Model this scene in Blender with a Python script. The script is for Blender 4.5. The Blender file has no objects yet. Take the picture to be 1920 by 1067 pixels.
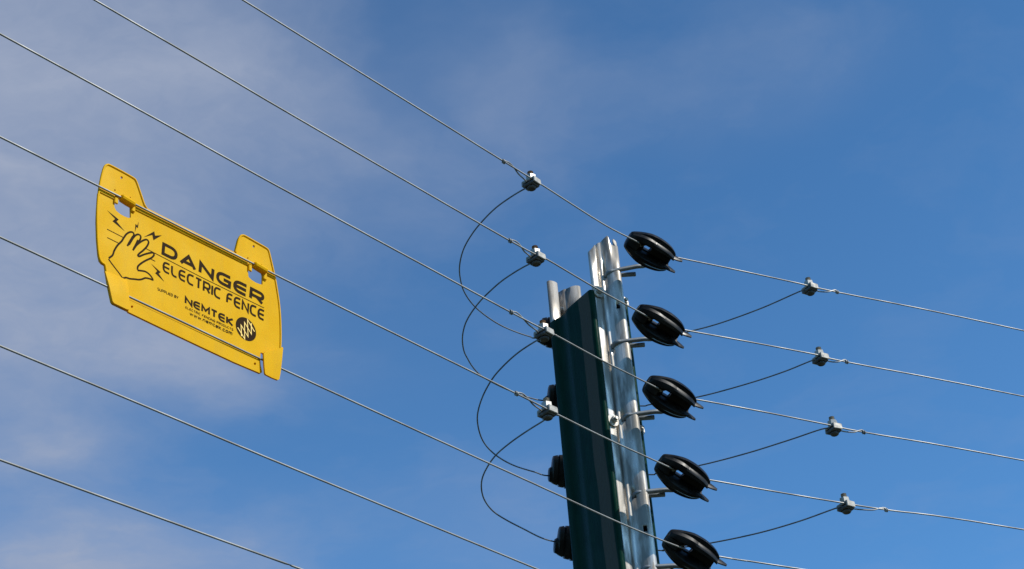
import bpy, bmesh, math, random
from mathutils import Vector, Matrix
from mathutils.geometry import tessellate_polygon
random.seed(7)
V3 = Vector
R_ = math.radians
sc = bpy.context.scene
col = sc.collection

# ------------------------------------------------------------------ camera
FPX = 3351.0                      # focal length in photograph pixels (1920 wide)
PITCH, ROLL = R_(34.3), R_(4.7)
CAM = V3((0, 0, 1.6))
FW = V3((0, math.cos(PITCH), math.sin(PITCH)))
_x, _u = V3((1, 0, 0)), V3((0, -math.sin(PITCH), math.cos(PITCH)))
RT = _x * math.cos(ROLL) - _u * math.sin(ROLL)
UP = _u * math.cos(ROLL) + _x * math.sin(ROLL)
cd = bpy.data.cameras.new('camera')
cam = bpy.data.objects.new('camera', cd)
col.objects.link(cam)
cam.matrix_world = Matrix(((RT.x, UP.x, -FW.x, CAM.x), (RT.y, UP.y, -FW.y, CAM.y), (RT.z, UP.z, -FW.z, CAM.z), (0, 0, 0, 1)))
cd.sensor_width = 36.0
cd.sensor_fit = 'HORIZONTAL'
cd.lens = 36.0 * FPX / 1920
cd.clip_start = 0.05
cd.clip_end = 3000
sc.camera = cam

# ------------------------------------------------------------------ light
SUN_AZ, SUN_EL = 106.0, 43.5
sun_dir = V3((math.sin(R_(SUN_AZ)) * math.cos(R_(SUN_EL)), math.cos(R_(SUN_AZ)) * math.cos(R_(SUN_EL)), math.sin(R_(SUN_EL))))
sd = bpy.data.lights.new('sun', 'SUN')
sd.energy = 5.0
sd.angle = R_(0.53)
sd.color = (1.0, 0.955, 0.88)
so = bpy.data.objects.new('sun', sd)
col.objects.link(so)
so.location = (6, 0, 8)
so.rotation_euler = sun_dir.to_track_quat('Z', 'Y').to_euler()

sc.view_settings.view_transform = 'Standard'
sc.view_settings.look = 'None'
sc.view_settings.exposure = 0.0
sc.view_settings.gamma = 1.0
sc.view_settings.use_curve_mapping = False

def ray(px, py):
    return (RT * ((px - 960) / FPX) - UP * ((py - 533.5) / FPX) + FW)

def az(a):
    a = R_(a)
    return V3((math.sin(a), math.cos(a), 0))

def on_vertical(px, py, P0, a):
    """point of a vertical plane (through P0, along azimuth a) seen at a pixel"""
    D = az(a)
    n = V3((D.y, -D.x, 0))
    d = ray(px, py)
    return CAM + d * ((P0 - CAM).dot(n) / d.dot(n))

def at_depth(px, py, depth):
    return CAM + ray(px, py) * depth

def depth_of(P):
    return (P - CAM).dot(FW)

# ------------------------------------------------------------------ sky
world = bpy.data.worlds.new('World')
sc.world = world
world.use_nodes = True
nt = world.node_tree
for n in list(nt.nodes):
    nt.nodes.remove(n)

def N(tree, kind, **kw):
    n = tree.nodes.new(kind)
    for k, v in kw.items():
        setattr(n, k, v)
    return n

def math_node(tree, op, a, b=None, clamp=False):
    n = N(tree, 'ShaderNodeMath', operation=op)
    n.use_clamp = clamp
    for i, v in enumerate((a, b)):
        if v is None:
            continue
        if isinstance(v, (int, float)):
            n.inputs[i].default_value = v
        else:
            tree.links.new(v, n.inputs[i])
    return n.outputs[0]

def cloud_xy(d):
    return (d.x / max(d.z, .05), d.y / max(d.z, .05))

out = N(nt, 'ShaderNodeOutputWorld')
bg = N(nt, 'ShaderNodeBackground')
SKY_STRENGTH = 0.1
bg.inputs['Strength'].default_value = SKY_STRENGTH
sky = N(nt, 'ShaderNodeTexSky', sky_type='NISHITA', sun_disc=False)
sky.sun_elevation = R_(SUN_EL)
sky.sun_rotation = R_(SUN_AZ)
sky.altitude = 0
sky.air_density = 1.0
sky.dust_density = 0.6
sky.ozone_density = 2.2
SKY_TINT = (.65, 1.20, 1.56)
tint = N(nt, 'ShaderNodeMixRGB', blend_type='MULTIPLY')
tint.inputs[0].default_value = 1
nt.links.new(sky.outputs[0], tint.inputs[1])
tc = N(nt, 'ShaderNodeTexCoord')
sep = N(nt, 'ShaderNodeSeparateXYZ')
nt.links.new(tc.outputs['Generated'], sep.inputs[0])
# clear air: the blue deepens steadily from the horizon to the zenith
deep = N(nt, 'ShaderNodeMapRange')
deep.inputs[1].default_value, deep.inputs[2].default_value = 0.0, 1.0
deep.inputs[3].default_value, deep.inputs[4].default_value = 1.42, 0.64
nt.links.new(sep.outputs[2], deep.inputs[0])
tsc = N(nt, 'ShaderNodeVectorMath', operation='SCALE')
tsc.inputs[0].default_value = SKY_TINT
nt.links.new(deep.outputs[0], tsc.inputs['Scale'])
nt.links.new(tsc.outputs[0], tint.inputs[2])
zc = math_node(nt, 'MAXIMUM', sep.outputs[2], 0.05)
qx = math_node(nt, 'DIVIDE', sep.outputs[0], zc)
qy = math_node(nt, 'DIVIDE', sep.outputs[1], zc)
cq = N(nt, 'ShaderNodeCombineXYZ')
nt.links.new(qx, cq.inputs[0])
nt.links.new(qy, cq.inputs[1])
# ragged edges: the layer coordinates are warped by a soft noise
wn = N(nt, 'ShaderNodeTexNoise', noise_dimensions='3D')
wn.inputs['Scale'].default_value = 3.2
wn.inputs['Detail'].default_value = 5
wn.inputs['Roughness'].default_value = .55
nt.links.new(cq.outputs[0], wn.inputs['Vector'])
wsub = N(nt, 'ShaderNodeVectorMath', operation='SUBTRACT')
nt.links.new(wn.outputs['Color'], wsub.inputs[0])
wsub.inputs[1].default_value = (.5, .5, .5)
wsc = N(nt, 'ShaderNodeVectorMath', operation='SCALE')
nt.links.new(wsub.outputs[0], wsc.inputs[0])
wsc.inputs['Scale'].default_value = .30
wadd = N(nt, 'ShaderNodeVectorMath', operation='ADD')
nt.links.new(cq.outputs[0], wadd.inputs[0])
nt.links.new(wsc.outputs[0], wadd.inputs[1])
# banks of thin cloud: centre, half width, half height (where they stand in the sky), density
BANKS = [(40, 150, 410, 400, .99), (540, 180, 240, 110, .52), (720, 290, 150, 90, .22), (390, 350, 210, 150, .45), (310, 690, 230, 85, .66), (60, 620, 290, 230, .78), (30, 830, 150, 90, .6),
         (160, 1060, 340, 110, .85), (985, 115, 120, 110, .40), (1000, 240, 90, 90, .15), (1450, 90, 230, 110, .12), (1290, 200, 160, 90, .08), (960, 990, 220, 110, .2), (640, 480, 420, 330, .05)]
total = None
for cx, cy, rx, ry, amp in BANKS:
    q0 = cloud_xy(ray(cx, cy))
    ax = cloud_xy(ray(cx + 20, cy))
    ay = cloud_xy(ray(cx, cy + 20))
    a, b = (ax[0] - q0[0]) / 20 * rx, (ay[0] - q0[0]) / 20 * ry
    c, d = (ax[1] - q0[1]) / 20 * rx, (ay[1] - q0[1]) / 20 * ry
    det = a * d - b * c
    v1 = (d / det, -b / det, 0)
    v2 = (-c / det, a / det, 0)
    s = N(nt, 'ShaderNodeVectorMath', operation='SUBTRACT')
    nt.links.new(wadd.outputs[0], s.inputs[0])
    s.inputs[1].default_value = (q0[0], q0[1], 0)
    sq = None
    for v in (v1, v2):
        dt = N(nt, 'ShaderNodeVectorMath', operation='DOT_PRODUCT')
        nt.links.new(s.outputs[0], dt.inputs[0])
        dt.inputs[1].default_value = v
        p2 = math_node(nt, 'MULTIPLY', dt.outputs['Value'], dt.outputs['Value'])
        sq = p2 if sq is None else math_node(nt, 'ADD', sq, p2)
    g = math_node(nt, 'EXPONENT', math_node(nt, 'MULTIPLY', sq, -1.0))
    g = math_node(nt, 'MULTIPLY', g, amp)
    inv = math_node(nt, 'SUBTRACT', 1.0, g)
    total = inv if total is None else math_node(nt, 'MULTIPLY', total, inv)
dens = math_node(nt, 'SUBTRACT', 1.0, total)
# texture of the thin cloud
n2 = N(nt, 'ShaderNodeTexNoise', noise_dimensions='3D')
n2.inputs['Scale'].default_value = 5.0
n2.inputs['Detail'].default_value = 8
n2.inputs['Roughness'].default_value = .58
nt.links.new(wadd.outputs[0], n2.inputs['Vector'])
tex = N(nt, 'ShaderNodeMapRange')
tex.inputs[1].default_value = .3
tex.inputs[2].default_value = .7
tex.inputs[3].default_value = .66
tex.inputs[4].default_value = 1.26
nt.links.new(n2.outputs[0], tex.inputs[0])
dens = math_node(nt, 'MULTIPLY', dens, tex.outputs[0])
veil = N(nt, 'ShaderNodeMapRange')
veil.inputs[1].default_value = .48
veil.inputs[2].default_value = .80
veil.inputs[3].default_value = 0
veil.inputs[4].default_value = .13
nt.links.new(n2.outputs[0], veil.inputs[0])
dens = math_node(nt, 'ADD', dens, veil.outputs[0], clamp=True)
mix = N(nt, 'ShaderNodeMixRGB')
nt.links.new(dens, mix.inputs[0])
nt.links.new(tint.outputs[0], mix.inputs[1])
CLOUD = (.338, .396, .535)
mix.inputs[2].default_value = (CLOUD[0] / SKY_STRENGTH, CLOUD[1] / SKY_STRENGTH, CLOUD[2] / SKY_STRENGTH, 1)
nt.links.new(mix.outputs[0], bg.inputs['Color'])
nt.links.new(bg.outputs[0], out.inputs[0])

# ------------------------------------------------------------------ materials
def material(name, base, rough=.5, metal=0.0, coat=0.0, spec=.5):
    m = bpy.data.materials.new(name)
    m.use_nodes = True
    t = m.node_tree
    b = t.nodes['Principled BSDF']
    b.inputs['Base Color'].default_value = (*base, 1)
    b.inputs['Roughness'].default_value = rough
    b.inputs['Metallic'].default_value = metal
    b.inputs['Coat Weight'].default_value = coat
    b.inputs['Specular IOR Level'].default_value = spec
    return m, t, b

def mottled(name, c1, c2, scale, rough=(.4, .6), metal=0.0, stretch=(1, 1, 1), bump=0.0, bscale=None, coat=0.0, detail=6, spec=.5, contrast=(.35, .65), bdist=.0005):
    m, t, b = material(name, c1, rough[0], metal, coat, spec)
    co = N(t, 'ShaderNodeTexCoord')
    mp = N(t, 'ShaderNodeMapping')
    mp.inputs['Scale'].default_value = stretch
    t.links.new(co.outputs['Object'], mp.inputs[0])
    no = N(t, 'ShaderNodeTexNoise')
    no.inputs['Scale'].default_value = scale
    no.inputs['Detail'].default_value = detail
    t.links.new(mp.outputs[0], no.inputs['Vector'])
    mr = N(t, 'ShaderNodeMapRange')
    mr.inputs[1].default_value, mr.inputs[2].default_value = contrast
    t.links.new(no.outputs[0], mr.inputs[0])
    mx = N(t, 'ShaderNodeMixRGB')
    mx.inputs[1].default_value = (*c1, 1)
    mx.inputs[2].default_value = (*c2, 1)
    t.links.new(mr.outputs[0], mx.inputs[0])
    t.links.new(mx.outputs[0], b.inputs['Base Color'])
    rr = N(t, 'ShaderNodeMapRange')
    rr.inputs[3].default_value, rr.inputs[4].default_value = rough
    t.links.new(mr.outputs[0], rr.inputs[0])
    t.links.new(rr.outputs[0], b.inputs['Roughness'])
    if bump:
        n3 = N(t, 'ShaderNodeTexNoise')
        n3.inputs['Scale'].default_value = bscale or scale * 2
        n3.inputs['Detail'].default_value = 4
        t.links.new(mp.outputs[0], n3.inputs['Vector'])
        bp = N(t, 'ShaderNodeBump')
        bp.inputs['Strength'].default_value = bump
        bp.inputs['Distance'].default_value = bdist
        t.links.new(n3.outputs[0], bp.inputs['Height'])
        t.links.new(bp.outputs[0], b.inputs['Normal'])
    return m

M_WIRE = mottled('galvanised_wire', (.30, .29, .27), (.19, .185, .175), 22, (.45, .6), .4, contrast=(.38, .62))
M_JUMP = mottled('weathered_jumper_wire', (.20, .21, .22), (.13, .14, .15), 60, (.4, .6), .7)
M_GALV = mottled('galvanised_steel', (.66, .60, .52), (.24, .22, .19), 85, (.22, .46), .45, (1, 1, .2), .5, 90, contrast=(.38, .56), bdist=.0012)
M_GALV2 = mottled('zinc_casting', (.34, .32, .28), (.25, .24, .22), 160, (.5, .7), .3, bump=.3, bscale=500, bdist=.0002)
M_CAST = mottled('zinc_casting_shaded', (.11, .105, .10), (.06, .06, .058), 160, (.5, .7), .3, bump=.3, bscale=500, bdist=.0003)  # darker copy of the clamp zinc: underside shade put into the colour
M_NUT = mottled('plated_nut', (.48, .45, .39), (.34, .32, .28), 180, (.35, .55), .6)
M_RUST = mottled('rusty_thread', (.16, .062, .022), (.30, .16, .08), 380, (.6, .85), .3, bump=.6, bscale=900)
M_THREAD = mottled('dull_thread', (.26, .21, .15), (.34, .30, .25), 380, (.5, .75), .4, bump=.6, bscale=900)
M_ROD = mottled('grey_zinc_rod', (.21, .24, .26), (.15, .17, .19), 90, (.45, .6), .45)
def green_material():
    m = mottled('green_powder_coat', (.002, .021, .012), (.003, .028, .016), 120, (.22, .32), 0, (1, 1, .3), .45, 300, spec=.06, bdist=.0007)
    t = m.node_tree
    b = t.nodes['Principled BSDF']
    # grey band on the side wall by the front rim: a painted-in reflection
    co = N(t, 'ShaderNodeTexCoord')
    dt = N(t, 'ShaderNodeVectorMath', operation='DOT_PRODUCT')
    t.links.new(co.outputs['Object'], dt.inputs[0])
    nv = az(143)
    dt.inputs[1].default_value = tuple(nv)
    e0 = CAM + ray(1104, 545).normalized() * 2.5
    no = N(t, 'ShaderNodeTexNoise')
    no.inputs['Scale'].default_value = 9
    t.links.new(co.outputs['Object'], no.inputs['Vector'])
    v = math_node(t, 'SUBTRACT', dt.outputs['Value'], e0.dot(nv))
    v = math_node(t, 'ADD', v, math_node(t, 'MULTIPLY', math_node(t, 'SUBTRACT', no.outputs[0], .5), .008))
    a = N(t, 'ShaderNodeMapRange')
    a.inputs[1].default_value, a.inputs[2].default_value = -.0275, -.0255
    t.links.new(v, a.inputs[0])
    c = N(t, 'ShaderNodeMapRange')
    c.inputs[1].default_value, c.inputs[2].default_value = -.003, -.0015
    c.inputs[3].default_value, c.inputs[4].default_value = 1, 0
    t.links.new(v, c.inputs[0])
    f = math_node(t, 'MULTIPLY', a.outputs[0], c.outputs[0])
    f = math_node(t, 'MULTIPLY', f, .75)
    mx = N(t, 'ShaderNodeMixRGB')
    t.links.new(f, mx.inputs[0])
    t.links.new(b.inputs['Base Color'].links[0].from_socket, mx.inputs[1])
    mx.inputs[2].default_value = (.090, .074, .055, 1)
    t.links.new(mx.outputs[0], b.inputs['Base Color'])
    return m
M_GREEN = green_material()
M_BLACK = mottled('black_moulded_plastic', (.005, .005, .006), (.019, .018, .017), 55, (.28, .42), 0, bump=.06, bscale=300, spec=.13)
M_INK = material('sign_ink', (.028, .015, .006), .7, spec=.03)[0]

def yellow_material():
    m = mottled('yellow_plastic', (.80, .455, .001), (.765, .42, .001), 26, (.42, .58), 0, bump=.10, bscale=200, spec=.06)
    t = m.node_tree
    b = t.nodes['Principled BSDF']
    # faint grey rain streaks and dust
    co = N(t, 'ShaderNodeTexCoord')
    mp = N(t, 'ShaderNodeMapping')
    mp.inputs['Scale'].default_value = (1, 1, .16)
    t.links.new(co.outputs['Object'], mp.inputs[0])
    st = N(t, 'ShaderNodeTexNoise')
    st.inputs['Scale'].default_value = 120
    st.inputs['Detail'].default_value = 8
    t.links.new(mp.outputs[0], st.inputs['Vector'])
    ml = N(t, 'ShaderNodeMapRange')
    ml.inputs[1].default_value, ml.inputs[2].default_value = .5, .82
    ml.inputs[3].default_value, ml.inputs[4].default_value = 0, .28
    t.links.new(st.outputs[0], ml.inputs[0])
    dm = N(t, 'ShaderNodeMixRGB')
    t.links.new(ml.outputs[0], dm.inputs[0])
    t.links.new(b.inputs['Base Color'].links[0].from_socket, dm.inputs[1])
    dm.inputs[2].default_value = (.50, .34, .045, 1)
    t.links.new(dm.outputs[0], b.inputs['Base Color'])
    tr = N(t, 'ShaderNodeBsdfTranslucent')
    tr.inputs[0].default_value = (.9, .42, .01, 1)
    ms = N(t, 'ShaderNodeMixShader')
    ms.inputs[0].default_value = .26
    t.links.new(b.outputs[0], ms.inputs[1])
    t.links.new(tr.outputs[0], ms.inputs[2])
    t.links.new(ms.outputs[0], t.nodes['Material Output'].inputs[0])
    return m
M_YELLOW = yellow_material()
M_LOGO = material('logo_yellow', (.78, .50, .06), .45)[0]
M_GROUND = mottled('dry_grass_ground', (.030, .042, .016), (.055, .055, .028), 3.5, (.85, .95), 0, bump=.6, bscale=40, bdist=.02)

# ------------------------------------------------------------------ helpers
def link_mesh(name, verts, faces, mat, parent=None, smooth=True, angle=40):
    me = bpy.data.meshes.new(name)
    me.from_pydata([tuple(v) for v in verts], [], faces)
    me.update()
    bm = bmesh.new()
    bm.from_mesh(me)
    bmesh.ops.recalc_face_normals(bm, faces=bm.faces)
    if smooth:
        for f in bm.faces:
            f.smooth = True
        for e in bm.edges:
            if len(e.link_faces) == 2 and e.calc_face_angle(0) > R_(angle):
                e.smooth = False
    bm.to_mesh(me)
    bm.free()
    me.materials.append(mat)
    o = bpy.data.objects.new(name, me)
    col.objects.link(o)
    if parent:
        o.parent = parent
        o.matrix_parent_inverse = Matrix.Identity(4)
        o.matrix_basis = parent.matrix_world.inverted() @ Matrix.Identity(4)
    return o

def tag(o, label=None, cat=None, group=None, kind=None):
    if label: o['label'] = label
    if cat: o['category'] = cat
    if group: o['group'] = group
    if kind: o['kind'] = kind
    return o

def thing(name, loc, label, cat, group=None):
    o = bpy.data.objects.new(name, None)
    o.empty_display_size = .02
    o.matrix_world = Matrix.Translation(loc)
    col.objects.link(o)
    return tag(o, label, cat, group)

def catmull(pts, n=6):
    P = [pts[0] * 2 - pts[1]] + list(pts) + [pts[-1] * 2 - pts[-2]]
    o = []
    for i in range(1, len(P) - 2):
        a, b, c, d = P[i - 1:i + 3]
        for k in range(n):
            t = k / n
            o.append(.5 * ((2 * b) + (c - a) * t + (2 * a - 5 * b + 4 * c - d) * t * t + (3 * b - a - 3 * c + d) * t ** 3))
    o.append(P[-2].copy())
    return o

class MB:
    def __init__(self):
        self.v, self.f = [], []
    def add(self, vs, fs):
        k = len(self.v)
        self.v += [V3(v) for v in vs]
        self.f += [tuple(i + k for i in f) for f in fs]
        return self
    def tube(self, pts, r, seg=10, caps=True):
        rs = r if isinstance(r, (list, tuple)) else [r] * len(pts)
        t0 = (pts[1] - pts[0]).normalized()
        up = t0.orthogonal().normalized()
        vs, fs = [], []
        for i, p in enumerate(pts):
            if i == 0: t = t0
            elif i == len(pts) - 1: t = (pts[-1] - pts[-2]).normalized()
            else: t = ((pts[i + 1] - p).normalized() + (p - pts[i - 1]).normalized()).normalized()
            up = (up - t * up.dot(t)).normalized()
            s = t.cross(up)
            for k in range(seg):
                a = 2 * math.pi * k / seg
                vs.append(p + (up * math.cos(a) + s * math.sin(a)) * rs[i])
        for i in range(len(pts) - 1):
            for k in range(seg):
                k2 = (k + 1) % seg
                fs.append((i * seg + k, i * seg + k2, (i + 1) * seg + k2, (i + 1) * seg + k))
        if caps:
            fs.append(tuple(range(seg))[::-1])
            fs.append(tuple((len(pts) - 1) * seg + k for k in range(seg)))
        return self.add(vs, fs)
    def rings(self, rings, caps=True, closed=True):
        n = len(rings[0])
        vs = [p for r in rings for p in r]
        fs = []
        for i in range(len(rings) - 1):
            for k in range(n if closed else n - 1):
                k2 = (k + 1) % n
                fs.append((i * n + k, i * n + k2, (i + 1) * n + k2, (i + 1) * n + k))
        if caps:
            fs.append(tuple(range(n))[::-1])
            fs.append(tuple((len(rings) - 1) * n + k for k in range(n)))
        return self.add(vs, fs)
    def build(self, name, mat, parent=None, smooth=True, angle=40):
        return link_mesh(name, self.v, self.f, mat, parent, smooth, angle)

def frame(o, X, Y, Z):
    return Matrix(((X.x, Y.x, Z.x, o.x), (X.y, Y.y, Z.y, o.y), (X.z, Y.z, Z.z, o.z), (0, 0, 0, 1)))

def bevel_box(mb, M, x0, x1, y0, y1, z0, z1, b=.0008):
    rings = []
    for z, k in ((z0, b), (z0 + b, 0), (z1 - b, 0), (z1, b)):
        X0, X1, Y0, Y1 = x0 + k, x1 - k, y0 + k, y1 - k
        c = b
        pts = [(X0 + c, Y0), (X1 - c, Y0), (X1, Y0 + c), (X1, Y1 - c), (X1 - c, Y1), (X0 + c, Y1), (X0, Y1 - c), (X0, Y0 + c)]
        rings.append([M @ V3((x, y, z)) for x, y in pts])
    mb.rings(rings)

def prism(mb, M, r, z0, z1, n=6, rot=0, ch=.0006):
    rings = []
    for z, rr in ((z0, r - ch), (z0 + ch, r), (z1 - ch, r), (z1, r - ch)):
        rings.append([M @ V3((rr * math.cos(rot + 2 * math.pi * k / n), rr * math.sin(rot + 2 * math.pi * k / n), z)) for k in range(n)])
    mb.rings(rings)

# ------------------------------------------------------------------ ground
g = MB()
S, K = 600, 24
gv, gf = [], []
for i in range(K + 1):
    for j in range(K + 1):
        gv.append(V3(((i / K - .5) * 2 * S, (j / K - .5) * 2 * S, 0)))
for i in range(K):
    for j in range(K):
        a = i * (K + 1) + j
        gf.append((a, a + 1, a + K + 2, a + K + 1))
tag(g.add(gv, gf).build('ground', M_GROUND), 'rough grassy ground that the fence stands on', kind='structure')

# ------------------------------------------------------------------ corner post
d0 = ray(1104, 545).normalized()
E = CAM + d0 * 2.5                 # the green post's near top corner
UA, NA = az(53), az(143)           # along the post's front, and out of it
def post_pt(u, n, z):              # millimetres in the post's own frame
    return V3((E.x, E.y, 0)) + UA * (u / 1000) + NA * (n / 1000) + V3((0, 0, E.z + z / 1000))

post = thing('corner_post', V3((E.x, E.y, 0)) + UA * .033 - NA * .045, 'dark green steel corner post with shiny galvanised poles bolted at both sides', 'fence post')

def profile_sheet(name, path, tops, mat, thick, holes=(), sub=3, parent=post, zmin=None):
    """path: (u,n) list; tops: z of each point; sheet bent along the path, down to the ground"""
    P = catmull([V3((a, b, t)) for (a, b), t in zip(path, tops)], sub)
    zs = sorted(set([0, -1.5, -4, -8] + [-20 * k for k in range(1, 26)] + [-600, -900, -1500, -2200] + [z for h in holes for z in (h[2], h[3])]), reverse=True)
    zbot = -E.z * 1000
    vs, fs = [], []
    levels = [('t', 0)] + [('z', z) for z in zs] + [('z', zbot)]
    top_min = min(p.z for p in P)
    levels = [('t', 0)] + [('z', z) for z in zs if z < top_min - 2] + [('z', zbot)]
    for kind, z in levels:
        for p in P:
            vs.append(post_pt(p.x, p.y, p.z if kind == 't' else z))
    n = len(P)
    for i in range(len(levels) - 1):
        for k in range(n - 1):
            if i > 0:
                zm = (levels[i][1] + levels[i + 1][1]) / 2
                um = (P[k].x + P[k + 1].x) / 2
                if any(h[0] < um < h[1] and h[2] < zm < h[3] for h in holes):
                    continue
            fs.append((i * n + k, i * n + k + 1, (i + 1) * n + k + 1, (i + 1) * n + k))
    o = link_mesh(name, vs, fs, mat, parent, True, 60)
    md = o.modifiers.new('sheet', 'SOLIDIFY')
    md.thickness = thick
    md.offset = 0
    return o

# green H-shaped post: two corrugated side walls with rolled rims and a middle web
def green_wall(side):
    s = 1 if side else -1
    base = 65.5 if side else 0
    path = [(7.2, .4), (7.6, 2.2), (4.6, 3.6), (1.4, 2.8), (0, 0), (0, -12), (.2, -28), (.8, -44), (1.2, -54), (3.4, -63), (4.2, -70), (3.2, -78), (.8, -85), (.3, -93.8)]
    if side:
        path = [(base - a, b) for a, b in path]
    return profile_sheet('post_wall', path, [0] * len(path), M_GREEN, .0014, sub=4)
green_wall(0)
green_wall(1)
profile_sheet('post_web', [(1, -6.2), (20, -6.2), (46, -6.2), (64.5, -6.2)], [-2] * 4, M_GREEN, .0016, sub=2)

ROD_PX = [((1140, 510), (1207, 497), (1192, 514)), ((1154, 642), (1222, 634), (1209, 646.5)), ((1173, 779), (1242, 770), (1227, 782.5)), ((1192, 924), (1264, 917), (1247, 927)), ((1209, 1064), (1280, 1060), (1263, 1070))]
holes = [(38, 41.5, z - 4, z + 4) for z in (-21, -366)]
for (hx, hy), _b, _c in ROD_PX:
    h_ = on_vertical(hx - 1, hy + 5, E + NA * .0075, 53)
    hu = (h_ - E).dot(UA) * 1000
    holes.append((hu - 2.2, hu + 2.2, (h_.z - E.z) * 1000 - 3.5, (h_.z - E.z) * 1000 + 3.5))
profile_sheet('galvanised_pole',
              [(9.4, -3.5), (9.2, -1.5), (10.5, 0), (16, 0.2), (20.5, -.4), (22.5, -4.2), (25, -3.6), (26.5, .2), (30.5, 1.2), (34, 6.0), (38, 10.4), (39.2, 11.4), (42, 13.4), (46, 14.8), (50, 13.8), (53, 9.5), (54.5, 3), (56, -1), (58.5, -2), (63, -2), (64, -9)],
              [70, 71, 73, 80, 86, 88, 89, 91, 93, 98, 101, 89, 84, 83.5, 85, 88, 98, 108, 110, 105, 100], M_GALV, .0015, holes)
profile_sheet('galvanised_pole',
              [(1.2, -93.2), (.9, -91.8), (2.2, -89.6), (8, -88.6), (14, -88.8), (16.8, -90.6), (17.4, -98), (18.5, -107), (22, -108.5), (31, -108.5), (33, -103), (35, -97), (38, -96), (39.5, -88), (42, -82.5), (47, -80), (52, -81.5), (56, -92)],
              [72, 71.6, 72, 72.5, 72, 71.6, 71, 71.6, 71.6, 71.6, 71.6, 72, 73, 72, 71.6, 72, 72, 72], M_GALV, .0015)

def post_bolt(u, n, z):
    M = frame(post_pt(u, n, z), UA, V3((0, 0, 1)), NA)
    b = MB()
    prism(b, M, .0046, .0016, .0066, 6, .3)
    prism(b, M, .0028, .0066, .0094, 12, 0)
    bo = b.build('bolt', M_NUT, post, angle=25)
    w = MB()
    prism(w, M, .0094, -.0002, .0018, 20, 0, .0004)
    w.build('washer', M_GALV, bo, angle=25)
for z in (1.3, -206.6):
    post_bolt(14.8, 2.0, z)
    post_bolt(59.5, .9, z - 2)

# ------------------------------------------------------------------ fence wires
A0 = on_vertical(1140, 510, E, 53)
VL = on_vertical(1222, 472, A0, 118)          # the line on which the strain insulators hang
DL, DR = az(40), az(62)
NL = az(130)                                   # side of the left fence run that faces the camera
def PL(px, py, off=0.0):
    return on_vertical(px, py, VL + NL * off, 40)
def PR(px, py, off=0.0):
    return on_vertical(px, py, VL + az(152) * off, 62)

LEFT = [[(457, 1), (945, 303), (1011, 343.5), (1131, 420), (1195, 453.7)],
        [(180, 1.5), (560, 223), (957, 452), (1022.5, 484.7), (1120, 542), (1212, 592.5)],
        [(0, 63.6), (500, 338), (957, 585), (1034, 624.4), (1130, 676.5), (1232.5, 727.5)],
        [(0, 256.7), (540, 527), (968, 738), (1051, 780), (1145, 826), (1255.6, 876.5)],
        [(0, 444.7), (540, 697), (1000, 906.4), (1161, 980), (1273, 1025.4)],
        [(0, 648.7), (500, 858), (1004.6, 1066)],
        [(0, 862.3), (500, 1043.6), (565, 1067.5)]]
RIGHT = [[(1262, 481), (1360, 501.6), (1490, 529.7), (1568, 547.5), (1919, 620)],
         [(1285, 619), (1410, 642), (1530, 665), (1588, 679), (1919, 743.3)],
         [(1305, 749), (1430, 772), (1555, 797), (1620, 810.5), (1919, 863.5)],
         [(1330, 900), (1455, 922), (1580, 943), (1662, 956), (1919, 993)],
         [(1345, 1043), (1400, 1052), (1495, 1066)]]
INS_PX = [(1222, 472), (1238, 611), (1259, 745), (1283, 895), (1299, 1037)]
INS = [on_vertical(x, y, VL, 40) for x, y in INS_PX]
WR = .00106
MM = .000745
def image_frame(P, ang, yaw, tiltf, back=False):
    """frame standing at P: long axis turned ang degrees below level as seen from where the fence is photographed"""
    vd = (P - CAM).normalized()
    r = RT - vd * RT.dot(vd); r.normalize()
    u = r.cross(vd).normalized()
    a = R_(ang)
    A = r * math.cos(a) - u * math.sin(a)
    Bp = r * math.sin(a) + u * math.cos(a)
    C = -vd
    A2 = (A * math.cos(R_(yaw)) - C * math.sin(R_(yaw))).normalized()      # yaw: far end turned away
    C2 = (C - A2 * C.dot(A2)).normalized()
    C3 = (C2 * math.cos(R_(tiltf)) - Bp * math.sin(R_(tiltf))).normalized()
    B3 = C3.cross(A2).normalized()
    if B3.dot(Bp) < 0:
        B3 = -B3
    if back:
        C3 = -C3
    return frame(P, A2, B3, C3)

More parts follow.
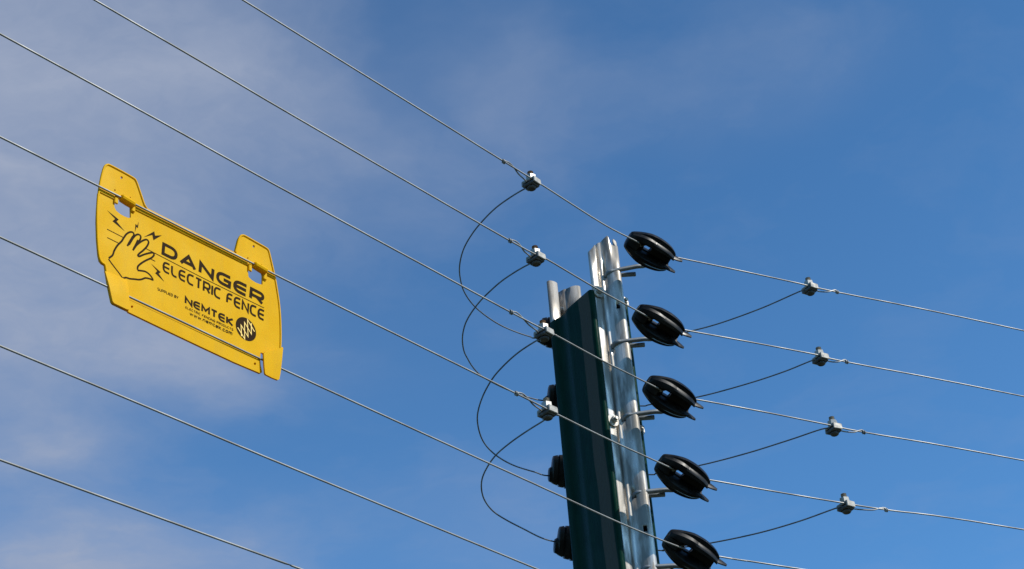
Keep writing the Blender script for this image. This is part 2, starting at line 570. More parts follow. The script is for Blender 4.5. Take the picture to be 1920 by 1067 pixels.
INS_M = [image_frame(P, a, y, c) for P, a, y, c in zip(INS, (28.6, 30.5, 30.2, 32, 31.2), (14, 12, 16, 13, 15), (18, 20, 16.5, 19, 17.5))]
WIRE_LABELS = ['topmost fence wire, ending at the highest black insulator', 'second fence wire from the top, crossing high over the yellow sign',
               'third fence wire from the top, running just above the yellow sign', 'fence wire threaded through the top tabs of the yellow sign',
               'fence wire threaded along the bottom strip of the yellow sign', 'sixth fence wire from the top, passing below the yellow sign',
               'lowest fence wire, leaving across the bottom edge left of the jumper loops']
wires = []
for i, L in enumerate(LEFT):
    pts = [PL(x, y) for x, y in L]
    # beyond the picture's edge the wire runs on to the next post
    d = (pts[0] - pts[1]).normalized()
    d.z = -.004
    pts = [pts[0] + d * 3.2, pts[0] + d * 1.2] + pts
    if i < len(INS):
        for q in ((-27, 2, 9), (-17, 6.5, 0), (-6, 11, -8), (12, 12, -10), (34, 11.5, -10)):
            pts.append(INS_M[i] @ (V3(q) * MM))
    else:
        z = pts[-1].z
        vz = V3((VL.x, VL.y, z))
        last = pts[-1]
        gap = (vz - last).length
        pts += [last + (vz - last) * (k / 4) for k in (1, 2, 3)] if gap > .2 else []
        pts += [vz, vz + DR * .15, vz + DR * .5, vz + DR * 1.4, vz + DR * 3]
    if i < len(RIGHT):
        rp = [PR(x, y) for x, y in RIGHT[i]]
        d2 = (rp[-1] - rp[-2]).normalized()
        d2.z = .0
        rp += [rp[-1] + d2 * 1.0, rp[-1] + d2 * 3.0]
        pts += rp
    t = thing('fence_wire', pts[0], WIRE_LABELS[i], 'wire', 'galvanised wires of the electric fence')
    MB().tube(catmull(pts, 5), WR, 12).build('wire_strand', M_WIRE, t, angle=80)
    wires.append(t)

def wire_y(P, wire_pts):   # nearest height of wire at P along its plane
    pass

def tie(parent, knot, tailpts, d, side):
    """small wrapped knot on the wire plus the loose tail that runs back to the clamp"""
    mb = MB()
    h = []
    up = V3((0, 0, 1))
    s = d.cross(up).normalized()
    up = s.cross(d).normalized()
    for k in range(30):
        a = k / 29 * 2 * math.pi * 1.9
        h.append(knot + d * (-.0030 + .0050 * k / 29) + (up * math.cos(a) + s * math.sin(a)) * (WR * 2.0))
    mb.tube(h, WR * .85, 8)
    mb.tube(catmull(tailpts, 6), WR * .9, 8)
    return mb.build('wire_tie', M_WIRE, parent, angle=80)

# ------------------------------------------------------------------ wire clamps
def clamp(center, D, Nn, label, rusty, turn=0.0):
    """two-piece zinc wire clamp: D along the wire, Nn towards the camera side, wire lies 7 mm on the Nn side of the bolt"""
    t = thing('wire_clamp', center, label, 'wire clamp', 'bolted wire clamps')
    Z = V3((0, 0, 1))
    Dx = (D * math.cos(turn) + Nn * math.sin(turn)).normalized()
    Nx = Z.cross(Dx) if Z.cross(Dx).dot(Nn) > 0 else -Z.cross(Dx)
    Bc = center - Nn * .0067
    M = frame(Bc, Dx, Nx, Z) @ Matrix.Scale(.92, 4)
    u = MB()
    bevel_box(u, M, -.0080, .0080, -.0118, .0118, .0002, .0042, .0009)
    bevel_box(u, M, -.0080, .0080, .0092, .0121, -.0058, .0022, .0007)      # turned-down lip over the wire
    bevel_box(u, M, -.0080, .0080, -.0121, -.0094, -.0050, .0022, .0007)
    u.build('clamp_plate', M_GALV2, t, angle=25)
    l = MB()
    bevel_box(l, M, -.0086, .0086, -.0088, .0088, -.0074, -.0020, .0012)
    prism(l, M, .0068, -.0112, -.0074, 14, .2, .0015)
    l.build('clamp_base', M_CAST, t, angle=25)
    n = MB()
    prism(n, M, .0076, .0043, .0130, 6, R_(20), .0007)
    n.build('nut', M_NUT, t, angle=25)
    b = MB()
    rings = []
    z = .0130
    k = 0
    while z < .0198:
        rr = .0043 if k % 2 == 0 else .0038
        rings.append([M @ V3((rr * math.cos(a * math.pi / 8), rr * math.sin(a * math.pi / 8), z)) for a in range(16)])
        z += .00055
        k += 1
    rings.append([M @ V3((.0030 * math.cos(a * math.pi / 8), .0030 * math.sin(a * math.pi / 8), .0204)) for a in range(16)])
    b.rings(rings)
    b.build('bolt_end', M_RUST if rusty else M_THREAD, t, angle=50)
    return t, M

CL = [((1003, 339), (945, 303.5)), ((1012, 480), (957, 452)), ((1027, 621), (959, 586)), ((1034, 768), (969, 738.5))]
CL_LABELS = ['clamp with short rusty bolt on the topmost wire, left of the post', 'clamp with rusty bolt on the second wire, left of the post',
             'clamp with long rusty bolt on the third wire, against the top of the green post', 'clamp with pale brown bolt on the fourth wire, left of the green post']
left_clamp_M = []
for i, ((cx, cy), (kx, ky)) in enumerate(CL):
    c = PL(cx, cy)
    t, M = clamp(c, DL, NL, CL_LABELS[i], i != 3, turn=(-.05, .03, -.02, .08)[i])
    left_clamp_M.append(M)
    k = PL(kx, ky)
    dd = (c - k).normalized()
    L = (c - k).length
    end = M @ V3((-.0075, -.0072, -.0008))
    tail = [k + dd * .002 + V3((0, 0, .0024)), k + dd * .010 + V3((0, 0, .0040)), k + dd * .020 + V3((0, 0, .0022)) - NL * .001,
            k + dd * (L * .52) - V3((0, 0, .0022)) - NL * .003, (k + dd * (L * .75)) * .5 + (end) * .5 - V3((0, 0, .002)), end, M @ V3((.004, -.0072, -.0008))]
    tie(wires[i], k, tail, dd, 1)

CR = [((1523, 536.5), (1570, 548)), ((1543, 668), (1588, 679)), ((1568, 799.5), (1620, 810.8)), ((1591, 945), (1662, 956.5))]
CR_LABELS = ['clamp with dull bolt on the topmost wire, right of the post', 'clamp with pale bolt on the second wire, right of the post',
             'clamp with dull bolt on the third wire, right of the post', 'lowest clamp with grey bolt, right of the post']
right_clamp_M = []
for i, ((cx, cy), (kx, ky)) in enumerate(CR):
    c = PR(cx, cy)
    NR = az(152)
    t, M = clamp(c, DR, NR, CR_LABELS[i], False, turn=(-.10, -.06, .02, -.12)[i])
    right_clamp_M.append(M)
    k = PR(kx, ky)
    dd = (k - c).normalized()
    L = (c - k).length
    st = M @ V3((.006, .0040, -.0036))
    tail = [st, st + dd * .010 + V3((0, 0, -.0004)), c + dd * (L * .62) + V3((0, 0, -.0034)), c + dd * (L * .82) + V3((0, 0, .0012)), c + dd * (L - .004) + V3((0, 0, .0030)), k + V3((0, 0, .0026))]
    tie(wires[i], k, tail, dd, -1)

# ------------------------------------------------------------------ strain insulators
MM = .000745
def ST(a):          # how far the outer rim is stepped back at this station
    f = min(1, max(0, (a + 48) / 56))
    return f * f * (3 - 2 * f)

def half_shell(sign):
    """one flange of the spool with its half of the back wall; a along the body, b across, c out of the groove"""
    #      a    half  cfront cback groove
    base = [(-53, 13.5, 6, -9), (-51.5, 17, 9, -12), (-44, 21.2, 13.5, -15), (-36, 24.8, 15.8, -17.5), (-26, 28.4, 17.8, -19.5), (-15, 31.2, 19.3, -21), (-2, 32, 20, -21), (8, 31.6, 20, -21), (20, 29.6, 19, -20), (30, 26.5, 17.5, -18), (38, 22, 15, -15), (42, 18.5, 12, -12)]
    dense = catmull([V3((a, H, cf)) for a, H, cf, cb in base], 3)
    dback = catmull([V3((a, cb, 0)) for a, H, cf, cb in base], 3)
    rows = [(p.x, p.y, p.z, q_.y) for p, q_ in zip(dense, dback)]
    def at_a(a):
        for r0, r1 in zip(rows, rows[1:]):
            if r0[0] <= a <= r1[0]:
                f = (a - r0[0]) / max(1e-6, r1[0] - r0[0])
                return tuple(r0[k] * (1 - f) + r1[k] * f for k in range(4))
        return rows[-1]
    avs = sorted(set([round(r[0], 2) for r in rows if abs(r[0] + 15.6) > 1.6 and abs(r[0] + 1.4) > 1.6] + [-16.2, -15.0, -2.0, -.8]))
    rings = []
    for a in avs:
        _, H, cf, cb = at_a(a)
        g_ = min(1, max(0, (a + 31) / 8)); g_ = g_ * g_ * (3 - 2 * g_)
        web0 = 6.0 if -15.01 < a < -1.99 else 0
        ci = cf * .9 * (1 - g_) + (-9) * g_        # bottom of the groove
        wi = 8.0                                    # half width of the groove
        s_ = ST(a)
        pr = [(web0, cb), (H * .45, cb), (H * .78, cb * .72), (H * .97, cb * .25), (H, cf * .05), (H * .985, cf * .34), (H * (.93 - .16 * s_), cf * (.42 - .04 * s_)), (H * (.82 - .12 * s_), cf * .86), (H * .62, cf * 1.0), (H * .44, cf * 1.03),
              (wi + 2.2, cf * .80 if g_ > .2 else cf * .9), (wi + .6, cf * .45 * g_ + cf * .9 * (1 - g_)), (wi, ci * .6 + (cf * .2) * .4), (wi - .8 if web0 == 0 else wi, ci + 1), (max(web0, 3.5), ci), (web0, ci)]
        rings.append([(a * MM, sign * b * MM, c * MM) for b, c in pr])
    return rings

def prong(sign, a0, a1, b0, thick, c0, c1):
    rings = []
    for k in range(7):
        f = k / 6
        a = a0 + (a1 - a0) * f
        w = thick * (1 - .45 * f ** 3.5)
        h = (1 - .72 * f ** 3.2)
        cm, ch = (c0 + c1) / 2, (c1 - c0) / 2 * h
        bb = b0 * (1 + .18 * f)
        rings.append([(a * MM, sign * (bb + w * math.cos(t)) * MM, (cm + ch * math.sin(t)) * MM) for t in [2 * math.pi * j / 10 for j in range(10)]])
    return rings

def make_spool(name, M, parent):
    mb = MB()
    for s in (1, -1):
        mb.rings([[M @ V3(p) for p in r] for r in half_shell(s)])
        mb.rings([[M @ V3(p) for p in r] for r in prong(s, 18, 59, 11.0, 3.6, -10, 15.5)])
    o = mb.build(name, M_BLACK, parent, angle=33)
    return o

ROD_AZ = az(88)
INS_LABELS = ['topmost black strain insulator, hooked to the top of the galvanised pole', 'second black strain insulator from the top, right of the post',
              'middle one of five black strain insulators right of the post', 'fourth black strain insulator from the top, right of the post',
              'lowest black strain insulator, cut by the bottom edge right of the post']
for i, P in enumerate(INS):
    t = thing('strain_insulator', P, INS_LABELS[i], 'insulator', 'black strain insulators right of the post')
    M = INS_M[i]
    make_spool('insulator_body', M, t)
    (ax_, ay_), (bx_, by_), (cx_, cy_) = ROD_PX[i]
    a = on_vertical(ax_, ay_, E + NA * .0075, 53)
    b = on_vertical(bx_, by_, a, 76)
    inner = M @ V3((12 * MM, -1 * MM, -15 * MM))
    rr = .0033
    dz = .0078
    c = on_vertical(cx_, cy_, a + NA * -.018, 88)
    hook = [inner, M @ V3((10 * MM, -7 * MM, -27 * MM)), b + (b - a).normalized() * .004 - V3((0, 0, .0)), b - (b - a).normalized() * .012,
            a + (b - a) * .35, a + (b - a).normalized() * .008, a + (b - a).normalized() * .0030, a + (b - a).normalized() * .0002 - NA * .0022 - V3((0, 0, .0012)),
            a - NA * .0065 - V3((0, 0, .0040)), a - NA * .015 - V3((0, 0, .0060))]
    hk = catmull(hook, 5)
    MB().tube(hk, rr, 14).build('hook_rod', M_ROD, t, angle=50)
    # tail of the same rod behind the pole's front
    s0 = V3((c.x, c.y, c.z)) - ROD_AZ * .030
    MB().tube([s0, s0 + ROD_AZ * .010, c - ROD_AZ * .0006, c], [rr, rr, rr, rr * .85], 14).build('rod_end', M_ROD, t, angle=50)

# rear insulators carrying the jumper wires on the far side of the post
BK_PX = [(1057, 626), (1071, 752), (1080, 885), (1092, 1020)]
BK_LABELS = ['rear black insulator beside the third clamp, half behind the top of the green post', 'rear black insulator behind the fourth clamp, at the left edge of the green post',
             'rear black insulator on the left edge of the green post with clear sky around it', 'lowest rear black insulator on the left edge of the green post']
BK = []
for i, (x, y) in enumerate(BK_PX):
    P = on_vertical(x, y, E - NA * .165, 53)
    BK.append(P)
    t = thing('strain_insulator', P, BK_LABELS[i], 'insulator', 'black strain insulators behind the post')
    M = image_frame(P, (4, 3, 2, 4)[i], 8, 4)
    mb = MB()
    rings = []
    for a, lo, hi, ch in ((-53, -17, 2, 8), (-52, -20, 5, 12), (-47, -22, 9, 14), (-46, -23, 25, 15), (-44.5, -24, 29, 17), (-37, -27, 31, 19), (-36.5, -25.5, 29, 17.5), (-34, -26.5, 29, 17.5),
                          (-33.5, -29.5, 31.5, 20), (-25, -31, 32, 21), (-24.5, -29.5, 30, 19.5), (-22, -30, 30, 19.5), (-21.5, -32.5, 32, 21.5), (0, -33, 32, 22), (28, -30, 30, 21), (38, -24, 25, 18), (41, -16, 17, 12)):
        m_, h_ = (lo + hi) / 2, (hi - lo) / 2
        rg = []
        for k in range(20):
            th = 2 * math.pi * k / 20
            cx_, sx_ = math.cos(th), math.sin(th)
            rg.append(M @ (V3((a, m_ + h_ * math.copysign(abs(cx_) ** .6, cx_), ch * math.copysign(abs(sx_) ** .6, sx_))) * MM))
        rings.append(rg)
    mb.rings(rings)
    mb.build('insulator_body', M_BLACK, t, angle=32)
    h0 = P + V3((0, 0, -.012))
    h1 = V3((E.x, E.y, 0)) + UA * .03 - NA * .106
    MB().tube(catmull([P, h0 + NA * .012, V3((h1.x, h1.y, h0.z)), V3((h1.x, h1.y, h0.z)) + NA * .01], 4), .0033, 12).build('hook_rod', M_ROD, t, angle=50)

# ------------------------------------------------------------------ jumper wires
J_LEFT = [
    [(982, 355), (957, 370), (930, 389.5), (906, 413), (885, 439), (868.5, 469), (861.5, 502), (865, 532), (873.5, 553), (889.5, 574), (912, 593), (939, 610), (969, 623), (993, 631)],
    [(991, 496), (969, 508), (942, 526), (921, 544), (900, 565), (882, 589), (871.5, 610), (867, 634), (869.6, 657), (877, 673), (887, 689), (901.5, 704), (925, 718), (957, 733), (989, 744.5)],
    [(1002, 641), (970.5, 662), (943, 687), (923, 710.5), (905.6, 742), (896, 773), (896, 797), (903.6, 823), (917.4, 842.5), (939, 860), (966.6, 874), (1002, 885)],
    [(1021.7, 787), (990, 807), (958.7, 828.7), (931, 852), (913.5, 876), (903.6, 899.5), (903.6, 923), (911.5, 943), (927, 960.6), (951, 976), (982, 992), (1014, 1008)]]
J_NOSE = [(1005, 634), (1018, 751), (1028, 892), (1042, 1016)]
J_RIGHT = [[(1190, 636), (1240, 632), (1290, 622), (1350, 606), (1430, 577), (1506, 544)],
           [(1196, 761), (1222, 758), (1310, 744), (1400, 720), (1470, 697), (1526, 675)],
           [(1215, 890), (1234, 887), (1315, 872), (1400, 850), (1480, 825), (1548, 803)],
           [(1235, 1032), (1245, 1031), (1328, 1019), (1420, 1000), (1500, 977), (1574, 951)]]
J_LABELS = ['jumper wire looping left from the topmost clamp down to the first rear insulator', 'jumper wire looping left from the second clamp and crossing the loop above',
            'jumper wire looping left from the third clamp beside the green post', 'lowest jumper wire, looping left from the fourth clamp down to the lowest rear insulator']
for i in range(4):
    M = left_clamp_M[i]
    start = M @ V3((-.004, -.006, -.0095))
    ds, de = depth_of(start), depth_of(BK[i])
    pts = [start]
    L = J_LEFT[i]
    for k, (x, y) in enumerate(L):
        f = (k + .3) / (len(L) + .5)
        pts.append(at_depth(x, y, ds + (de - ds) * f - .03 * math.sin(math.pi * f)))
    pts.append(at_depth(*J_NOSE[i], de - .006))
    pts.append(BK[i] - V3((0, 0, .002)))
    MR = right_clamp_M[i]
    end = MR @ V3((-.004, -.003, -.0065))
    dE = depth_of(end)
    Rr = J_RIGHT[i]
    x0, x1 = BK_PX[i][0], Rr[-1][0]
    for k, (x, y) in enumerate(Rr):
        f = (x - x0) / (x1 - x0)
        pts.append(at_depth(x, y, de + (dE - de) * f))
    pts.append(end)
    t = thing('jumper_wire', start, J_LABELS[i], 'wire', 'looped jumper wires between the clamps')
    MB().tube(catmull(pts, 6), WR * .95, 10).build('wire_strand', M_JUMP, t, angle=80)

# ------------------------------------------------------------------ warning sign
def S(px, py, off=-.0035):
    return PL(px, py, off)
s_org = S(205, 480)
sign = thing('warning_sign', s_org, 'yellow plastic electric fence warning sign with black hand and lettering, hung on two wires', 'warning sign')

def plate(loops, off0, off1, name, mat, parent, at=None):
    """solid plate between two distances from the wire plane; loops[0] outline, others holes, in photograph coordinates of the sign's plane"""
    oo = at if at is not None else off1
    L3 = [[V3(((S(x, y, oo) - s_org).dot(DL), S(x, y, oo).z - s_org.z, 0)) for x, y in l] for l in loops]
    tris = tessellate_polygon(L3)
    flat = [p for l in L3 for p in l]
    vs = []
    for o in (off0, off1):
        fn = o if callable(o) else (lambda p, o=o: o)
        for p in flat:
            vs.append(s_org + DL * p.x + V3((0, 0, p.y)) + NL * (fn(p) + .0035))
    n = len(flat)
    fs = [tuple(t) for t in tris] + [tuple(i + n for i in t)[::-1] for t in tris]
    k = 0
    for l in L3:
        m = len(l)
        for j in range(m):
            a, b = k + j, k + (j + 1) % m
            fs.append((a, b, b + n, a + n))
        k += m
    o = link_mesh(name, vs, fs, mat, parent, True, 35)
    return o

def circ(cx, cy, r, n=10):
    return [(cx + r * math.cos(2 * math.pi * k / n), cy + r * 1.1 * math.sin(2 * math.pi * k / n)) for k in range(n)]

OUT = [(184.8, 362), (187, 345), (190.5, 328), (194, 315), (197, 310), (201, 308), (206, 308.5), (230, 321), (251.5, 333.5), (256, 338), (259, 345), (266, 367), (271, 382), (275, 389.5),
       (300, 402.5), (360, 432.5), (420, 463), (440, 473), (442.5, 463), (446, 449), (450, 442), (454, 440), (459, 441), (480, 453), (500, 464.5), (504.5, 469), (507, 477), (511, 494), (515, 512),
       (518, 530), (521.5, 550), (524.5, 572), (526.5, 600), (527, 630), (526.5, 655), (512, 667), (497, 668.5), (494, 662), (488.5, 661), (488, 676), (490, 697), (488, 699),
       (440, 678), (380, 650), (300, 612), (236, 581.5), (212, 570), (209, 566), (205.5, 550), (202.5, 536), (199, 515), (196.5, 497), (191, 494), (187, 489), (184.5, 478), (182, 450), (181, 415), (182, 390)]
WIN1 = [(219.5, 371.5), (225, 373), (233, 378.5), (245, 385.5), (245.5, 408), (240.7, 408.5), (233, 405.5), (225, 401), (217.5, 394.5), (214.5, 388), (215, 380)]
WIN2 = [(469.5, 500), (475, 501), (483, 506.5), (491, 511.5), (492.5, 516), (492.2, 533.5), (488, 533), (480, 530), (472, 525), (466, 519), (465, 509)]
HOLES = [WIN1, WIN2, circ(228, 333, 2.3), circ(215.5, 356.5, 1.5), circ(475.7, 462, 2.2), circ(464.6, 484, 1.4), circ(490.5, 496.3, 1.0), circ(244.3, 370.3, 1.0)]
plate([OUT] + HOLES, -.0050, -.0030, 'sign_panel', M_YELLOW, sign)
FRONT = -.0030

def strip(mb, pts2, w, off, closed=False, taper=None):
    """flat ribbon in the sign's plane, pts2 in metres (along, up)"""
    pts2 = [p for i, p in enumerate(pts2) if i == 0 or (p - pts2[i - 1]).length > 2e-5]
    n = len(pts2)
    vs, fs = [], []
    for i, p in enumerate(pts2):
        if closed:
            a, b = pts2[i - 1], pts2[(i + 1) % n]
        else:
            a, b = pts2[max(i - 1, 0)], pts2[min(i + 1, n - 1)]
        d1 = (p - a).normalized() if (p - a).length > 1e-9 else (b - p).normalized()
        d2 = (b - p).normalized() if (b - p).length > 1e-9 else d1
        t = (d1 + d2)
        t = t.normalized() if t.length > 1e-6 else d1
        nn = V3((-t.y, t.x, 0))
        c = max(.45, nn.dot(V3((-d1.y, d1.x, 0))))
        ww = w / 2 / c * (taper[i] if taper else 1)
        for s in (1, -1):
            q = p + nn * ww * s
            vs.append(s_org + DL * q.x + V3((0, 0, q.y)) + NL * (off + .0035))
    for i in range(n if closed else n - 1):
        j = (i + 1) % n
        fs.append((2 * i, 2 * i + 1, 2 * j + 1, 2 * j))
    mb.add(vs, fs)

def plane2(x, y):
    q = S(x, y, FRONT) - (s_org + NL * (FRONT + .0035))
    return V3((q.dot(DL), q.z, 0))

# raised bead round the edge
def bead(px, r, name='rim', closed=False, off=FRONT):
    pts = catmull([S(x, y, off) for x, y in px], 3)
    mb = MB()
    mb.tube(pts, r, 8)
    return mb.build(name, M_YELLOW, sign, angle=80)
bead([(184.5, 366), (187, 347), (190.8, 329), (194.5, 316), (198, 310.5), (202, 309), (207, 310.5), (230, 322.5), (250.5, 334.5), (254.5, 339), (257.5, 346), (265, 368), (270.5, 384), (275, 391)], .0012)
bead([(441.5, 473), (444, 463), (447.3, 450), (451, 443), (455, 441.5), (460, 443), (480, 454.5), (499, 465.5), (503.2, 470), (505.5, 478), (509.5, 495), (513.5, 513), (517, 531), (520.3, 551), (523.3, 573), (525.3, 600), (526, 630), (525.5, 653)], .0012)
bead([(184, 364), (182.2, 390), (181.8, 415), (182.8, 450), (185.2, 477), (188, 488), (191.5, 493), (197, 497.5), (200, 515), (203.5, 536), (206.5, 550), (210, 565), (213, 569), (236, 580.5)], .0012)

# raised rail just under the upper wire, in three pieces between the clip windows
def rail(x0, x1):
    def yw(x): return 256.7 + (527 - 256.7) / 540 * x
    top = [(x, yw(x) - .5) for x in (x0, (x0 + x1) / 2, x1)]
    bot = [(x, yw(x) + 9.5 - .0032 * x) for x in (x1, (x0 + x1) / 2, x0)]
    plate([top + bot], FRONT - .0002, -.0019, 'wire_rail', M_YELLOW, sign)
rail(186.5, 214)
rail(251, 464.5)
rail(496.5, 516)
# clip bridges over the upper wire
for (xa, ya, xb, yb) in ((226.5, 369.5, 251.5, 385), (476, 495.5, 499.5, 509.5)):
    mb = MB()
    a, b = S(xa, ya, 0), S(xb, yb, 0)
    dr = (b - a).normalized()
    up = NL.cross(dr).normalized()
    rings = []
    L = (b - a).length
    for f, sc_ in ((0, .7), (.06, 1), (.5, 1.05), (.94, 1), (1, .7)):
        o = a + dr * L * f
        rings.append([o + up * (.0034 * sc_ * c) + NL * (.0002 + (.0036 * sc_) * s) for c, s in ((-1, -.9), (-1, .25), (-.6, .8), (0, 1), (.6, .8), (1, .25), (1, -.9))])
    mb.rings(rings)
    mb.build('clip_bridge', M_YELLOW, sign, angle=35)
# small lugs beside the windows
for x, y in ((216.5, 376), (248.5, 391.5), (467.5, 503), (495.5, 519)):
    mb = MB()
    M = frame(S(x, y, FRONT), DL, V3((0, 0, 1)), NL)
    bevel_box(mb, M, -.0022, .0022, -.0045, .0045, 0, .0022, .0006)
    mb.build('clip_lug', M_YELLOW, sign, angle=25)
# lower left corner clip passes in front of the lower wire
def tilt_l(base):
    zt = S(200, 500).z
    zb = S(212, 570).z
    def fn(p):
        z = s_org.z + p.y
        f = min(1, max(0, (zt - z) / (zt - zb)))
        f = min(1, f * 1.7)
        return FRONT - .0004 + (.0050) * f + base
    return fn
LC = [(198.8, 507), (218, 513.5), (240.5, 524), (240.5, 540), (240.5, 565), (240, 582), (236, 581.5), (212, 570), (209, 566), (205.5, 550), (202.5, 536)]
plate([LC], tilt_l(-.0006), tilt_l(.0012), 'corner_clip', M_YELLOW, sign, at=.001)
# bottom strip, proud of the panel, under the lower wire
BS = [(240.8, 561), (300, 588.5), (380, 625.5), (440, 653), (487.5, 675.5), (488.5, 684), (490, 690), (491.5, 698), (488.5, 700), (440, 679.5), (380, 651.5), (300, 613.5), (240.8, 585)]
plate([BS, circ(247.5, 575, 2.2), circ(478, 682, 2.2)], FRONT - .0003, -.0010, 'bottom_strip', M_YELLOW, sign)
# lower right flap over the wire
FL = [(494.5, 661.5), (505, 659), (518, 655.5), (530, 650.5), (531, 653), (529, 675), (526.5, 697), (524, 711), (521, 712.5), (510, 708), (499, 702.5), (497, 700), (495.5, 682)]
plate([FL], .0016, .0036, 'corner_flap', M_YELLOW, sign)
plate([[(497, 660), (520, 655), (524, 661), (500, 667)]], FRONT, .0018, 'flap_root', M_YELLOW, sign)

# ---- print on the sign
class Print:
    def __init__(self):
        self.mb = MB()
        self.k = 0
    def stroke(self, pts2, w, closed=False, taper=None):
        self.k += 1
        strip(self.mb, pts2, w, FRONT + .00012 + .000012 * (self.k % 24), closed, taper)
    def poly(self, pts2):
        self.k += 1
        L = [V3((p.x, p.y, 0)) for p in pts2]
        tr = tessellate_polygon([L])
        off = FRONT + .00012 + .000012 * (self.k % 24)
        self.mb.add([s_org + DL * p.x + V3((0, 0, p.y)) + NL * (off + .0035) for p in L], [tuple(t) for t in tr])
    def done(self, name, mat=M_INK):
        return self.mb.build(name, mat, sign, smooth=False)

def rounded(pts, r, closed=False, n=5):
    """polyline with rounded corners; r per point or one value"""
    P = [V3((x, y, 0)) for x, y in pts]
    rs = r if isinstance(r, (list, tuple)) else [r] * len(P)
    o = []
    m = len(P)
    for i, p in enumerate(P):
        if not closed and i in (0, m - 1) or rs[i] <= 0:
            o.append(p)
            continue
        a, b = P[i - 1], P[(i + 1) % m]
        da, db = (a - p), (b - p)
        ra = min(rs[i], da.length * .5, db.length * .5)
        s, e = p + da.normalized() * ra, p + db.normalized() * ra
        for k in range(n + 1):
            t = k / n
            o.append(s * (1 - t) ** 2 + p * 2 * t * (1 - t) + e * t * t)
    return o

q = .32
GL = {
    'D': (1.0, [([(0, 0), (0, 1), (1, 1), (1, 0)], [0, 0, .55, .55], True)]),
    'A': (1.12, [([(0, 0), (.5, 1), (1, 0)], 0, False), ([(.22, .28), (.80, .28)], 0, False)]),
    'N': (1.0, [([(0, 0), (0, 1), (1, 0), (1, 1)], 0, False)]),
    'G': (1.0, [([(1, 1), (0, 1), (0, 0), (1, 0), (1, .48), (.5, .48)], [0, .55, .55, 0, 0, 0], False)]),
    'E': (.95, [([(1, 1), (0, 1), (0, 0), (1, 0)], [0, .55, .55, 0], False), ([(0, .5), (1, .5)], 0, False)]),
    'R': (1.0, [([(0, 0), (0, 1), (1, 1), (1, .42), (0, .42)], [0, 0, .35, .35, 0], False), ([(.5, .42), (1, 0)], 0, False)]),
    'L': (.8, [([(0, 1), (0, 0), (1, 0)], [0, .5, 0], False)]),
    'C': (.95, [([(1, 1), (0, 1), (0, 0), (1, 0)], [0, .55, .55, 0], False)]),
    'T': (.9, [([(0, 1), (1, 1)], 0, False), ([(.5, .98), (.5, 0)], 0, False)]),
    'I': (.0, [([(0, 0), (0, 1)], 0, False)]),
    'F': (.85, [([(1, 1), (0, 1), (0, 0)], [0, .5, 0], False), ([(0, .5), (.9, .5)], 0, False)]),
    'S': (.95, [([(1, 1), (0, 1), (0, .5), (1, .5), (1, 0), (0, 0)], [0, .3, .3, .3, .3, 0], False)]),
    'U': (1.0, [([(0, 1), (0, 0), (1, 0), (1, 1)], [0, .5, .5, 0], False)]),
    'P': (1.0, [([(0, 0), (0, 1), (1, 1), (1, .42), (0, .42)], [0, 0, .35, .35, 0], False)]),
    'B': (1.0, [([(0, 0), (0, 1), (.95, 1), (.95, .52), (0, .52)], [0, 0, .25, .25, 0], False), ([(0, .52), (1, .52), (1, 0), (0, 0)], [0, .25, .25, 0], False)]),
    'Y': (1.0, [([(0, 1), (.5, .45), (1, 1)], 0, False), ([(.5, .45), (.5, 0)], 0, False)]),
    'M': (1.15, [([(0, 0), (0, 1), (.5, .3), (1, 1), (1, 0)], 0, False)]),
    'K': (.95, [([(0, 0), (0, 1)], 0, False), ([(1, 1), (.12, .5), (1, 0)], 0, False)]),
    'O': (1.0, [([(0, 0), (0, 1), (1, 1), (1, 0)], [.5] * 4, True)]),
    'w': (1.1, [([(0, .7), (.25, 0), (.5, .6), (.75, 0), (1, .7)], 0, False)]),
    'n': (.75, [([(0, 0), (0, .7), (1, .7), (1, 0)], [0, 0, .35, 0], False)]),
    'm': (1.15, [([(0, 0), (0, .7), (1, .7), (1, 0)], [0, 0, .3, 0], False), ([(.5, .7), (.5, 0)], 0, False)]),
    'e': (.75, [([(1, .02), (0, .02), (0, .7), (1, .7), (1, .36), (0, .36)], [0, .3, .3, .3, 0, 0], False)]),
    't': (.5, [([(.3, 1), (.3, 0), (1, 0)], [0, .25, 0], False), ([(0, .7), (1, .7)], 0, False)]),
    'k': (.7, [([(0, 0), (0, 1)], 0, False), ([(1, .7), (.15, .36), (1, 0)], 0, False)]),
    'c': (.72, [([(1, .7), (0, .7), (0, 0), (1, 0)], [0, .35, .35, 0], False)]),
    'o': (.8, [([(0, 0), (0, .7), (1, .7), (1, 0)], [.35] * 4, True)]),
    '.': (.0, [([(0, 0), (0, .1)], 0, False)]),
    ' ': (.35, []),
}
def text(string, TL, BL, TR, BR, w, name, gap=.28, wfac=1.0):
    """lettering drawn in strokes between four corners (photograph coordinates on the sign's plane); w: stroke width as part of the height"""
    tl, bl, tr, br = (plane2(*p) for p in (TL, BL, TR, BR))
    h = (tl - bl).length
    widths = [GL[c][0] * wfac for c in string]
    total = sum(wd + w for wd in widths) + gap * (len(string) - 1)
    pr = Print()
    x = 0
    def m(u, v):
        a = bl + (br - bl) * u
        b = tl + (tr - tl) * u
        return a + (b - a) * v
    for c, wd in zip(string, widths):
        for pts, r, cl in GL[c][1]:
            pp = rounded(pts, r, cl)
            pr.stroke([m((x + w / 2 + p.x * wd) / total, (p.y * (1 - w) + w / 2)) for p in pp], w * h, cl)
        x += wd + w + gap
    return pr.done(name)
text('DANGER', (304.8, 453.5), (302.7, 477), (496, 551), (493.5, 573.5), .24, 'danger_lettering', gap=.22, wfac=1.12)
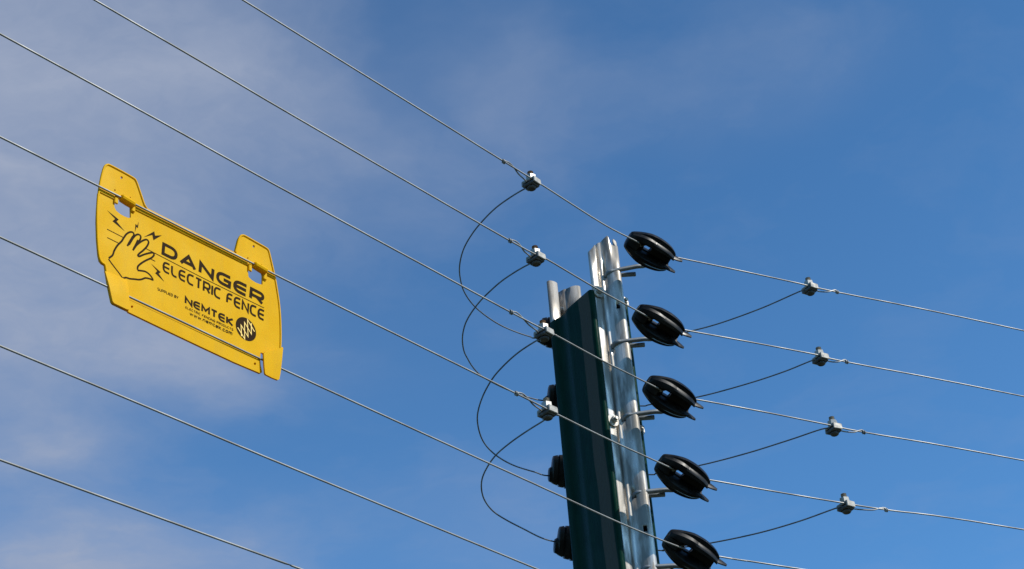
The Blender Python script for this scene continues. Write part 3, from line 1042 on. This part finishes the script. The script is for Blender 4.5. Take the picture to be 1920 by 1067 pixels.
text('ELECTRIC FENCE', (305.8, 488.7), (304.8, 509.2), (496, 582.2), (495, 602.3), .175, 'electric_fence_lettering', gap=.19, wfac=.86)
text('SUPPLIED BY', (295.6, 539), (295.2, 544.5), (334.5, 556), (334, 561), .16, 'supplied_by_lettering', gap=.3)
text('NEMTEK', (347, 555), (346.4, 569.5), (437.5, 597.5), (437, 613.5), .25, 'nemtek_lettering', gap=.18, wfac=1.1)
text('ELECTRIC FENCING PRODUCTS', (347.5, 573.9), (347.2, 578.3), (437.3, 616.6), (437, 620.9), .17, 'products_lettering', gap=.3, wfac=.95)
text('www.nemtek.com', (355.8, 584.0), (355.5, 590.6), (435.5, 622), (435, 629), .19, 'web_address_lettering', gap=.3, wfac=1.1)

def hp(x, y):       # 7.115x detail of the hand
    return plane2(190 + x / 7.115, 385 + y / 7.115)
px_mm = (plane2(400, 500) - plane2(390, 500)).length / 10
hand = Print()
path = [(100, 705), (150, 665), (172, 605), (215, 535), (268, 482), (300, 432), (335, 384), (380, 358), (420, 362), (434, 392), (412, 440), (380, 495), (346, 542)]
def smooth2(pts, n=4):
    return catmull([hp(*p) for p in pts], n)
W = 2.6 * px_mm
hand.stroke(smooth2(path), W)
hand.stroke(smooth2([(346, 542), (380, 490), (425, 435), (455, 402), (490, 388), (522, 408), (522, 445), (495, 490), (455, 550), (420, 600)]), W)
hand.stroke(smooth2([(420, 600), (455, 548), (500, 505), (560, 468), (605, 458), (630, 490), (610, 545), (560, 600), (510, 640), (488, 668), (505, 682), (560, 660), (620, 642), (685, 632), (702, 662), (670, 700), (610, 728), (545, 765), (490, 812), (482, 860)]), W)
hand.stroke(smooth2([(482, 868), (520, 872), (580, 882), (630, 912), (668, 955), (686, 995), (650, 982), (590, 970), (545, 985), (500, 992), (440, 985), (380, 980), (330, 965), (285, 975)]), W * .95)
hand.stroke(smooth2([(285, 975), (240, 910), (190, 845), (140, 780), (95, 715)], 2), W * .7)
hand.stroke(smooth2([(425, 420), (395, 470), (365, 520)], 3), W * 1.5)
hand.stroke(smooth2([(490, 465), (465, 520), (432, 580)], 3), W * 1.2)
hand.done('hand_symbol')
bolts = Print()
for pl in ([(75, 65), (232, 190), (203, 216), (312, 347), (148, 212), (184, 182)], [(455, 248), (478, 272), (497, 220), (488, 305), (468, 288), (447, 362)],
           [(562, 426), (705, 348), (716, 405), (808, 401), (695, 466), (680, 396)], [(664, 780), (792, 892), (765, 912), (840, 1022), (718, 905), (744, 876)]):
    bolts.poly([hp(*p) for p in pl])
for a, b in (((75, 318), (290, 428)), ((78, 430), (232, 507)), ((650, 712), (718, 748))):
    bolts.stroke([hp(*a), hp(*b)], 1.1 * px_mm)
bolts.stroke([hp(590, 575), plane2(380, 521.2), plane2(495, 577.5)], 1.0 * px_mm)
bolts.done('lightning_symbols')
lg = Print()
ps = [plane2(*p) for p in ((443, 607.5), (478.9, 626), (453, 593.8), (469.3, 641.6))]
cen = (ps[0] + ps[1] + ps[2] + ps[3]) / 4
rad = sum((p - cen).length for p in ps) / 4
lg.poly([cen + V3((math.cos(a / 24 * math.pi), math.sin(a / 24 * math.pi), 0)) * rad * 1.0 for a in range(48)])
lg.done('logo_disc')
def zp(x, y):
    return plane2(430 + x / 15.25, 580 + y / 15.25)
lz = Print()
lz.k = 12
for zz in ([(235, 520), (435, 850), (430, 375), (625, 712), (622, 400)], [(345, 770), (330, 452), (530, 787), (515, 300), (715, 642)]):
    lz.stroke([zp(*p) for p in zz], 1.7 * px_mm)
lz.done('logo_waves', M_LOGO)

bpy.context.view_layer.update()
